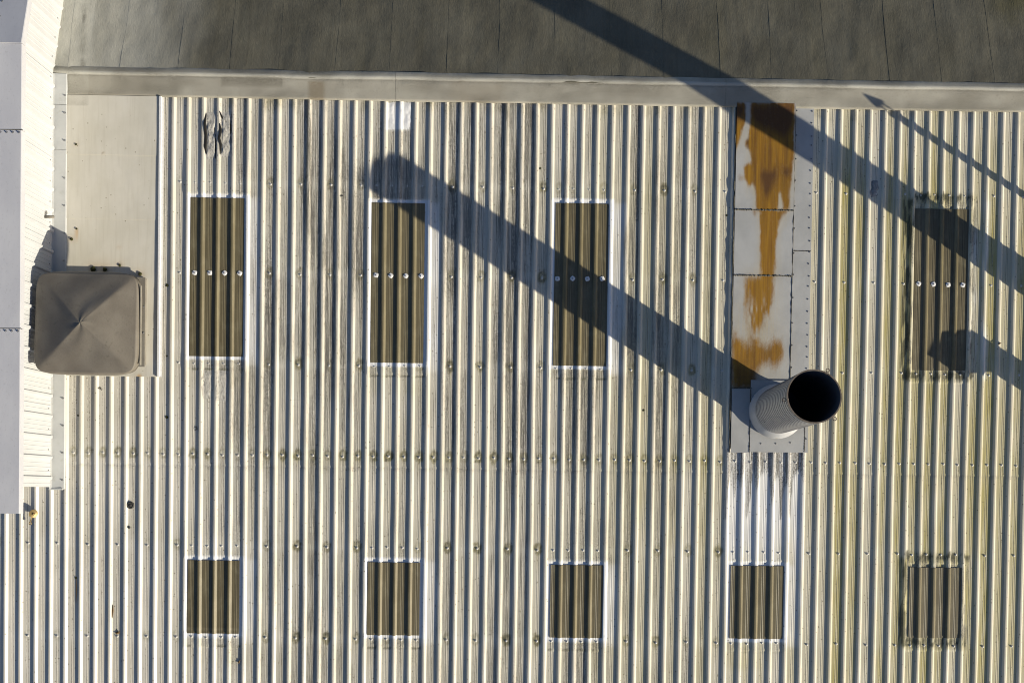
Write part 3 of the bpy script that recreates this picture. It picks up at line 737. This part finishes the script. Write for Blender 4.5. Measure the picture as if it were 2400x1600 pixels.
# ------------------------------------------------------------------ the flue
def flue(name, base, L, rad, label, cap=False, group=None, lean=(0, 0)):
    r = root(name, base, PLUMB); tag(r, label, 'chimney', group)
    b = MB(); b.lathe([(rad, -.1), (rad, L)], 64); 
    pipe = b.build('pipe', 'flue_steel', r, smooth=True)
    # spiral lock seam
    turns = int(L/.104); n = turns*48; P = []
    for i in range(n+1):
        a = 2*math.pi*i/48; P.append(((rad+.0015)*math.cos(a), (rad+.0015)*math.sin(a), .12+(L-.16)*i/n))
    s = MB(); s.tube(P, .0030, 5); s.build('spiral_seam', 'flue_seam', pipe, smooth=True)
    b = MB(); b.lathe([(rad-.006, L), (rad-.006, .15)], 64); b.f = [tuple(reversed(f)) for f in b.f]; b.lathe([(rad-.006, .15), (.001, .15)], 64)
    b.build('liner', 'flue_inside', r, smooth=True)
    b = MB(); b.lathe([(rad+.004, L-.030), (rad+.006, L-.012), (rad+.006, L+.004), (rad-.009, L+.004), (rad-.009, L-.02)], 64); b.build('rim', 'flue_rust', r)
    b = MB(); b.lathe([(rad*1.22, .02), (rad*1.21, .06), (rad*1.18, .10), (rad*1.03, .16), (rad*1.006, .19)], 64); b.build('flange', 'flange_white', r, smooth=True)
    return r
fl = flue('metal_chimney', FLUE_BASE + np.array((0, 0, .03)), FLUE_L-.03, .300, 'grey spiral seamed metal chimney pipe standing on the rust stained panels')
fr = np.linalg.inv(PLUMB.to_3x3() if hasattr(PLUMB, 'to_3x3') else PLUMB)
for ang in (62, 188, -48):
    a = math.radians(ang); rr = .300
    b = MB(); c = Vector(((rr+.035)*math.cos(a), (rr+.035)*math.sin(a), FLUE_L-.04))
    t = Vector((math.cos(a), math.sin(a), 0)); pts = [tuple(c + t*.019*math.cos(k*math.pi/7) + Vector((-t.y, t.x, 0))*.019*math.sin(k*math.pi/7)) for k in range(14)]
    b.tube(pts, .0055, 6, closed=True); b.tube([tuple(c-t*.052), tuple(c-t*.016)], .006, 6)
    b.build('eye_bolt', 'flue_rust', fl, smooth=True)
for (a0, z0) in ((205, .5), (211, .5), (217, .5), (283, .16), (288, .16), (293, .16)):
    a = math.radians(a0); b = MB(); b.lathe([(.009, 0), (.009, .004), (.004, .007)], 6, cap1=True)
    b.build('rivet', 'flue_seam', fl, (.301*math.cos(a), .301*math.sin(a), z0), Matrix.Rotation(a, 3, 'Z') @ Matrix.Rotation(math.pi/2, 3, 'Y'))

# ------------------------------------------------------------------ parapet at the gable
par = root('parapet_wall', (PAR_X, PAR_Y0, 0)); tag(par, 'white ribbed metal parapet wall with pale capping along the roof edge', 'parapet')
PO = np.array((PAR_X, PAR_Y0, 0))
WALL_T = solve_up(at(127, 800), 46.5)
print('parapet height', WALL_T)
PY1 = FE_Y1-.3
def roof_z(y): return np.where(y > RIDGE_Y, .045-(y-RIDGE_Y)*FELT_TAN, .03)
def wall_prof(y):    # outward offset of the cladding along the wall
    t = np.mod(y-PAR_Y0-.09, .27)
    return np.interp(t, [0, .016, .044, .060, .105, .112, .119, .160, .167, .174, .215, .222, .229, .27], [0, .026, .026, 0, 0, .0045, 0, 0, .0045, 0, 0, .0045, 0, 0])
def wy(y0, y1):
    k = []
    i0 = int((y0-PAR_Y0)/.27)-2
    for i in range(i0, i0+40):
        k += [PAR_Y0+.09+i*.27+o for o in (0, .016, .044, .060, .105, .112, .119, .160, .167, .174, .215, .222, .229)]
    k = np.array(sorted(k)); k = k[(k > y0+.004) & (k < y1-.004)]
    return np.concatenate(([y0], k, [y1]))
yy = PAR_Y0
while yy < PY1-.01:
    y1 = min(yy+1.08, PY1)
    ys = wy(yy, y1-.002); n = len(ys)
    off = wall_prof(ys); zb = roof_z(ys)+.055+.004*(vn(ys*9, ys*0, 3)-.5)
    rows = []
    for t in np.linspace(0, 1, 6):
        dent = .003*(fbm(ys*1.5, ys*0+t*2, 8)-.5)
        p = np.stack((PAR_X+off+dent, ys, zb), -1) + UP[None, :]*(t*(WALL_T-.055))
        rows.append(p-PO)
    V = np.concatenate(rows); Q = grid_quads(6, n)[:, ::-1]
    sh = link('cladding_sheet', mesh_np('cladding_sheet', V, Q), 'white_cladding', par)
    for i in range(4):
        for (hh, dy) in ((.06, 0), (WALL_T-.17, .012)):
            ysc = yy+.09+.27*i+.03+.10
            if ysc > y1: continue
            b = MB(); b.lathe([(.009, 0), (.009, .006), (.004, .009)], 6, cap1=True)
            p = np.array((PAR_X, ysc, float(roof_z(np.array(ysc)))+.055)) + UP*hh - PO
            b.build('screw', 'screw_steel', sh, p, Matrix.Rotation(math.pi/2, 3, 'Y'))
    yy = y1
# core behind the cladding
ks = [PAR_Y0+.004, RIDGE_Y, PY1]
V = []; 
for y in ks:
    for dx in (-.34, -.006):
        zb = float(roof_z(np.array(y)))-.05
        V.append(np.array((PAR_X+dx, y, zb))-PO); V.append(np.array((PAR_X+dx, y, zb))+UP*(WALL_T+.03)-PO)
Fc = []
for i in range(2):
    a = i*4; c = a+4
    Fc += [(a, a+1, c+1, c), (a+2, c+2, c+3, a+3), (a+1, a+3, c+3, c+1)]
Fc += [(0, 2, 3, 1), (8, 9, 11, 10)]
link('core', mesh_py('core', V, Fc), 'apron_paint', par)
# capping in lengths
WX = -UP[0]*0
def cap_piece(y0, y1, dz, endlap):
    ys = [y0] + ([RIDGE_Y] if y0 < RIDGE_Y-.05 and y1 > RIDGE_Y+.05 else []) + [y1]
    top = WALL_T
    sec = [(-.37, -.10), (-.37, .012), (-.33, .016), (.022, .010), (.030, .004), (.030, -.085), (.022, -.092)]
    fine = []
    for a, c in zip(ys[:-1], ys[1:]):
        fine += list(np.linspace(a, c, max(2, int((c-a)/.12)), endpoint=False))
    fine.append(ys[-1])
    V = []
    for y in fine:
        zb = float(roof_z(np.array(y)))
        for (dx, dz_) in sec:
            w = .004*(float(vn(np.array(y*2.), np.array(dx*3), 4))-.5)
            V.append(np.array((PAR_X+dx, y, zb)) + UP*(top+dz_+dz+w) - PO)
    m = len(sec); Fc = [(i*m+j, (i+1)*m+j, (i+1)*m+j+1, i*m+j+1) for i in range(len(fine)-1) for j in range(m-1)]
    Fc = [tuple(reversed(f)) for f in Fc]
    Fc += [tuple(range(m)), tuple(reversed([(len(fine)-1)*m+j for j in range(m)]))]
    return link('capping', mesh_py('capping', V, Fc), 'sky_tinted_capping', par)
CT = lambda py: float(at(40, py, WALL_T)[1]) - UP[1]*WALL_T      # foot of a point seen on the capping
cy_ = [CT(1203), CT(770), CT(306), RIDGE_Y+.0, PY1]
b = MB(); b.lathe([(.014, 0), (.014, .004), (.008, .005), (.008, .014), (.004, .016)], 8, cap1=True); CSC = mesh_py('screw', b.v, b.f); CSC.materials.append(MATS['screw_steel'])
for i in range(4):
    cp = cap_piece(cy_[i]+.003, cy_[i+1]-.003, .002*(i % 2), True)
    def capscrew(dx, y, dz=.0):
        zb = float(roof_z(np.array(y))); p = np.array((PAR_X+dx, y, zb))+UP*(WALL_T+.013+.002*(i % 2))-PO
        link('screw', CSC, None, cp, p)
    y = cy_[i]+.35
    while y < cy_[i+1]-.1: capscrew(-.285, y); y += .42 if i < 3 else .2
    if i in (0, 1):
        for j in range(5): capscrew(-.30+j*.075, cy_[i+1]-.03)
        mb = MB(); mb.box((0, 0, 0), (.20, .004, .001)); pp = np.array((PAR_X-.15, cy_[i+1], .03))+UP*(WALL_T+.0165)-PO; mb.build('joint_sealant', 'grout_line', par, pp)
# apron flashing along the foot of the wall
aps = [PAR_Y0-.03, at(145, 760)[1], at(145, 352)[1], at(145, 247)[1], RIDGE_Y-.02]
for i in range(4):
    y0, y1 = float(aps[i]), float(aps[i+1])-.004
    ys = np.linspace(y0, y1, 14); sec = [(-.02, .075), (.012, .060), (PAR_XF-PAR_X-.012, .050), (PAR_XF-PAR_X, .040), (PAR_XF-PAR_X+.002, .03)]
    V = [np.array((PAR_X+dx+.003*(float(vn(np.array(y*3), np.array(0.), 5))-.5), y, z+.0025*(i % 2)))-PO for y in ys for (dx, z) in sec]; m = len(sec)
    Fc = [(a*m+j, a*m+j+1, (a+1)*m+j+1, (a+1)*m+j) for a in range(len(ys)-1) for j in range(m-1)]
    ap = link('apron_flashing', mesh_py('apron_flashing', V, Fc), 'apron_paint', par)
    y = y0+.12
    while y < y1-.05:
        link('screw', CSC, None, ap, np.array((PAR_XF-.03, y, .052))-PO); y += .36
# end closure foot
b = MB(); b.box((0, 0, 0), (.09, .012, .02)); b.build('end_flashing', 'apron_paint', par, (.06, -.03, .045))
# overflow spout poking from the wall
sp = at(112, 505)
b = MB(); b.tube([(-.07, 0, 0), (.06, 0, 0)], .02, 10); b.tube([(-.055, 0, 0), (-.06, .03, .0), (-.03, .075, .0)], .008, 6)
hbase = np.array((PAR_X, float(at(133, 520)[1]), .03))+UP*(WALL_T*.28)+np.array((.06, 0, 0))
o = b.build('overflow_spout', 'curb_grey', None, hbase, smooth=True); tag(o, 'small grey spout with a bent hook on the white parapet wall above the hooded vent', 'spout')

# ------------------------------------------------------------------ hooded vent
HB = at(243, 753)
hv = root('hooded_vent', HB+np.array((0, 0, .035)), None); tag(hv, 'square grey brown pyramid hood vent casting a shadow on the parapet', 'vent')
b = MB(); b.box((0, 0, .055), (.575, .568, .055)); b.build('curb', 'curb_grey', hv)
b = MB(); b.box((0, 0, .112), (.592, .585, .006)); b.build('top_plate', 'curb_grey', hv)
b = MB(); b.box((.0, -.03, .36), (.31, .31, .25)); b.build('neck', 'curb_grey', hv)
def hood(parent, c, hx, hy, zc, rise, mat):
    z0 = 0.0
    seg = 192; rings = [(0.0, 1.0)] 
    prof_ = []
    for s in np.linspace(.02, .93, 26): prof_.append((s, rise*(1-s)**1.0 + .02*0))
    for a in np.linspace(0, 90, 9)[1:]:
        r = math.radians(a); prof_.append((.93+.07*math.sin(r), rise*.07-.075*(1-math.cos(r))))
    prof_.append((1.0, rise*.07-.15)); prof_.append((.975, rise*.07-.15)); prof_.append((.90, rise*.0-.02))
    V = []
    for (s, z) in prof_:
        ex = 2.6+3.0*min(1, s/.8) if s < .9 else 5.6
        ex = 44.0 - 38.4*max(0, (s-.55)/.45)**1.2 if s > .55 else 44.0
        for k in range(seg):
            a = 2*math.pi*(k+.5)/seg; ca, sa = math.cos(a), math.sin(a)
            r = (abs(ca)**ex+abs(sa)**ex)**(-1/ex)
            V.append((hx*s*r*ca, hy*s*r*sa, z0+z+.003*math.sin(5*a+s*9)))
    n = len(prof_); Fc = [(i*seg+k, (i+1)*seg+k, (i+1)*seg+(k+1) % seg, i*seg+(k+1) % seg) for i in range(n-1) for k in range(seg)]
    V.append((0, 0, z0+rise)); Fc += [(len(V)-1, k, (k+1) % seg) for k in range(seg)]
    return link('hood', mesh_py('hood', V, Fc, True), mat, parent, (c[0], c[1], zc), Matrix.Rotation(math.radians(-3.0), 3, 'X'))
d = R3.T @ np.array((0, 0, 1.0))
rimc = at(200, 757, .72)
hood(hv, (rimc[0]-HB[0], rimc[1]-HB[1]), .655, .652, .655, .20, 'hood_grey')
hc = (rimc[0]-HB[0], rimc[1]-HB[1])
b = MB(); b.box((hc[0]+.664, hc[1]-.02, .60), (.004, .50, .025)); b.build('side_rail', 'curb_grey', hv)
for y in (.20, -.14): link('screw', CSC, None, hv, (.575, y, .118))

# ------------------------------------------------------------------ torn patch, sealant patches, tape
def patch(name, px0, px1, py0, py1, mat, lift=.004, rough=.0, res=.012, seed=1, parent=None, conform=True, ragged=.02):
    c = at((px0+px1)/2, (py0+py1)/2); x0, x1 = at(px0, (py0+py1)/2)[0], at(px1, (py0+py1)/2)[0]; y1, y0 = at((px0+px1)/2, py0)[1], at((px0+px1)/2, py1)[1]
    nc = int((x1-x0)/res)+2; nr = int((y1-y0)/res)+2
    S, T = np.meshgrid(np.linspace(0, 1, nc), np.linspace(0, 1, nr)); S = S.ravel(); T = T.ravel()
    y = y0+T*(y1-y0); x = x0+S*(x1-x0)
    x = x + ragged*(vn(y*18, y*0+S, seed)-.5)*(2*np.abs(S-.5)) ; y = y+ragged*(vn(x*18, x*0+T, seed+5)-.5)*(2*np.abs(T-.5))
    e = np.minimum(np.minimum(S, 1-S)*4, np.minimum(T, 1-T)*6); e = np.clip(e, 0, 1)
    z = (prof(x) if conform else np.maximum(prof(x), ZH)) + .004 + lift*(.3+.7*e) + rough*e*(fbm(x*22, y*12, seed)-.2)
    return c, link(name, mesh_np(name, np.stack((x-c[0], y-c[1], z), -1), grid_quads(nr, nc), True), mat, parent, (c[0], c[1], 0) if parent is None else (0, 0, 0))
tp = root('torn_patch', at(512, 318)); tag(tp, 'torn peeling grey repair patch with black splits near the ridge above the leftmost skylight', 'roof patch')
tc = at(512, 318)
for k, (a, b2, c, d) in enumerate(((483, 511, 265, 372), (517, 545, 264, 370))):
    cc, o = patch('flap', a, b2, c, d, 'torn_coating', .006, .024, .010, 31+k*7, None, True, .03)
    o.parent = tp; o.matrix_basis = Matrix.Translation(Vector((cc[0]-tc[0], cc[1]-tc[1], 0)))
for k, pts in enumerate(([(484, 266), (481, 290), (483, 320), (482, 345), (484, 362)], [(516, 290), (518, 305), (515, 325), (518, 340), (517, 362)], [(503, 300), (506, 330), (505, 372)], [(516, 262), (521, 275), (523, 280)], [(543, 268), (541, 300), (542, 340)])):
    P = []
    for (px, py) in pts:
        p = at(px, py); P.append((p[0]-tc[0], p[1]-tc[1], float(prof(p[0]))+.010))
    b = MB(); b.tube(P, [.005]+[.019 if k < 2 else .011]*(len(P)-2)+[.005], 6); b.build('split', 'black_gap', tp)
for lab, a in (('narrow white sealant strip at the ridge above the second skylight, left of the pair', (908, 924, 240, 303)), ('wide white sealant strip at the ridge above the second skylight, right of the pair', (941, 962, 240, 300)),
               ('grey sealant strip below the leftmost long skylight, left one', (476, 494, 868, 936)), ('bulging white sealant strip below the leftmost long skylight, right one', (508, 531, 866, 938))):
    c, o = patch('sealant_patch', *a, 'torn_coating' if 'below' in lab else 'sealant_white', .004, .010, .012, 50+int(a[0]) % 7, None, True, .03); tag(o, lab, 'sealant', 'brushed sealant patches')
c, o = patch('tape_scrap', 2040, 2058, 423, 462, 'grey_tape', .006, .02, .01, 77, None, True, .05); tag(o, 'crumpled grey tape scrap stuck on a trough between flue panels and mossy skylight', 'tape')

# ------------------------------------------------------------------ small finds
def moss_lump(px, py, r, label, z=None):
    p = at(px, py); zz = float(prof(p[0])) if z is None else z
    b = MB(); seg = 12; rings = 5; s0 = random.random()*9
    for i in range(rings):
        t = i/(rings-1)
        for k in range(seg):
            a = 2*math.pi*k/seg; rr = r*(math.cos(t*math.pi/2)*.98+.02)*(.7+.6*float(vn(np.array(math.cos(a)*1.6+s0), np.array(math.sin(a)*1.6+i*.5), 3)))
            b.v.append((rr*math.cos(a), rr*math.sin(a), r*.5*math.sin(t*math.pi/2)*(.7+.5*random.random())))
    for i in range(rings-1):
        for k in range(seg): b.f.append((i*seg+k, i*seg+(k+1) % seg, (i+1)*seg+(k+1) % seg, (i+1)*seg+k))
    b.f.append(tuple((rings-1)*seg+k for k in range(seg)))
    o = b.build('moss_clump', 'moss', None, (p[0], p[1], zz+.002)); tag(o, label, 'moss', 'dark moss clumps')
moss_lump(222, 631, .034, 'round dark moss clump beside the top edge of the hooded vent, left of the pair', .048)
moss_lump(249, 632, .030, 'round dark moss clump beside the top edge of the hooded vent, right of the pair', .048)
moss_lump(284, 622, .018, 'small moss clump at the bend of the hooded vent shadow', .048)
moss_lump(331, 642, .026, 'flat green moss clump on the cover sheet corner right of the hooded vent', .048)
moss_lump(311, 650, .020, 'dark moss clump touching the hooded vent upper right corner', .048)
moss_lump(171, 561, .020, 'oval moss clump under a small rust run on the cover sheet', .048)
moss_lump(183, 537, .014, 'brown moss dot at the head of the rust run on the cover sheet', .048)
moss_lump(182, 340, .013, 'dark moss speck on the cover sheet near the ridge band', .052)
for (px, py, r, lab) in ((392, 669, .022, 'moss clump in the trough beside the cover sheet, upper'), (391, 834, .014, 'moss clump in the trough beside the cover sheet, middle'), (391, 977, .022, 'moss clump in the trough beside the cover sheet, lower'),
                         (183, 973, .014, 'moss clump in the first trough below the hooded vent'), (1508, 961, .016, 'brown moss speck on the lit trough left of the flue'), (1703, 505, .014, 'brown moss speck beside the rusty panels'),
                         (178, 1353, .016, 'dark moss speck in the trough near the bottom left'), (1266, 395, .015, 'brown moss streak near the top right of the second skylight')):
    moss_lump(px, py, r, lab)
p = at(306.5, 1183); b = MB(); b.lathe([(.049, 0), (.047, .012), (.036, .018), (.030, .010), (.022, .010), (.018, .018), (.006, .022)], 24, cap1=True)
o = b.build('rubber_grommet', 'rubber', None, (p[0], p[1], .006)); tag(o, 'dark round rubber sealing washer on a rib right of the parapet end', 'washer')
p = at(303, 1235); b = MB(); b.lathe([(.018, 0), (.016, .012), (.006, .016)], 10, cap1=True); o = b.build('rubber_plug', 'rubber', None, (p[0], p[1], float(prof(p[0]))+.003)); tag(o, 'small dark plug just below the round rubber washer', 'plug')
p = at(83, 1201); rt = root('anchor_disc', (p[0], p[1], .03)); tag(rt, 'brown metal anchor disc with a ring hook near the parapet end', 'anchor')
Rt = Matrix.Rotation(math.radians(35), 3, 'Y')
b = MB(); b.lathe([(.055, 0), (.055, .004), (.02, .014), (.012, .03), (.006, .034)], 24, cap1=True); b.build('disc', 'old_brass', rt, (0, 0, .035), Rt)
b = MB(); pts = [(-.045+.015*math.cos(k*math.pi/6), -.13+.018*math.sin(k*math.pi/6), .02) for k in range(12)]; b.tube(pts, .006, 6, closed=True); b.tube([(-.045, -.115, .02), (-.02, -.03, .03), (0, 0, .06)], .007, 6); b.build('hook', 'old_brass', rt)
def twig(name, mat, pts, r, label, cat):
    c = at(*pts[0]); P = []
    for (px, py) in pts:
        q = at(px, py); P.append((q[0]-c[0], q[1]-c[1], float(prof(q[0]))-float(prof(c[0]))*0+.006))
    b = MB(); b.tube(P, [r*.5]+[r]*(len(P)-2)+[r*.4], 6); o = b.build(name, mat, None, (c[0], c[1], 0)); tag(o, label, cat)
twig('twig', 'dead_leaf', [(265, 1417), (265, 1430), (263.5, 1446)], .010, 'short brown twig lying along a rib near the bottom left', 'twig')
twig('twig', 'dead_leaf', [(179, 1355), (180, 1380), (178.5, 1410)], .006, 'thin dark twig in a shaded trough near the bottom left', 'twig')
twig('twig', 'rubber', [(456, 1001), (461, 999), (462, 1005), (457, 1008)], .008, 'small dark curled scrap below the leftmost long skylight', 'scrap')
def leaf(px, py, r, ang, label, mat='dead_leaf', lift=.006):
    p = at(px, py); V = [(0, 0, .012)]; n = 10
    for k in range(n):
        a = 2*math.pi*k/n; rr = r*(1+.25*math.sin(3*a+px)); V.append((rr*math.cos(a)*1.5, rr*math.sin(a)*.8, .010*math.sin(2*a+1)+.006))
    V += [(v[0], v[1], v[2]-.002) for v in V]; m = n+1
    Fc = [(0, 1+k, 1+(k+1) % n) for k in range(n)]+[(m, m+1+(k+1) % n, m+1+k) for k in range(n)]+[(1+(k+1) % n, 1+k, m+1+k, m+1+(k+1) % n) for k in range(n)]
    o = link('dead_leaf', mesh_py('dead_leaf', V, Fc), mat, None, (p[0], p[1], float(prof(p[0]))+lift), Matrix.Rotation(ang, 3, 'Z')); tag(o, label, 'leaf', 'dead leaves on the roof')
leaf(235, 910, .022, -.5, 'grey dead leaf just below the hooded vent', 'curb_grey')
leaf(277, 1481, .022, .4, 'curled brown dead leaf beside the short twig at bottom left')
leaf(561, 1549, .016, 1.0, 'small dark dead leaf below the leftmost short skylight')
leaf(2340, 805, .016, .6, 'small dark dead leaf on the shaded rib at the right edge')
leaf(800, 459, .018, 0, 'small dark round scrap below a stained fixing left of the flue shadow tip', 'rubber')

# ------------------------------------------------------------------ neighbours just outside the frame that throw the other shadows
B2 = at(2520, 722)
flue('metal_chimney', B2+np.array((0, 0, .03)), 7.5, .215, 'tall slim metal chimney at the right edge throwing the long shadow to the ridge')
B3 = at(2490, 513); r3 = root('vent_pipe', B3+np.array((0, 0, .02)), PLUMB); tag(r3, 'thin vent pipe with a small cap at the right edge', 'vent')
b = MB(); b.lathe([(.046, -.05), (.046, .98)], 20, cap1=True); b.build('pipe', 'flue_steel', r3, smooth=True)
b = MB(); b.tube([(.04, 0, .97), (.05, 0, 1.10)], .008, 6); b.tube([(-.04, 0, .97), (-.05, 0, 1.10)], .008, 6); b.build('bracket', 'flue_seam', r3)
b = MB(); b.lathe([(.062, 1.09), (.05, 1.12), (.008, 1.19)], 20, cap0=True, cap1=True); b.build('cap', 'flue_steel', r3)
B4 = at(2560, 982); r4 = root('gooseneck_vent', B4+np.array((0, 0, .02)), PLUMB); tag(r4, 'short gooseneck vent with a boxy head at the right edge', 'vent')
b = MB(); b.lathe([(.17, -.05), (.17, .62)], 28, cap1=True); b.build('stem', 'flue_steel', r4, smooth=True)
b = MB(); b.box((-.04, -.12, .70), (.26, .19, .10)); b.build('head', 'hood_grey', r4)
b = MB(); b.lathe([(.25, .02), (.25, .05), (.195, .10)], 28); b.build('flange', 'flange_white', r4)

# ground far below
g = bpy.data.objects.new('ground', mesh_py('ground', [(-400, -400, -8), (400, -400, -8), (400, 400, -8), (-400, 400, -8)], [(0, 1, 2, 3)])); COL.link(g)
g.data.materials.append(MATS['yard_asphalt']); tag(g, 'dark asphalt yard far below the roof', kind='structure')
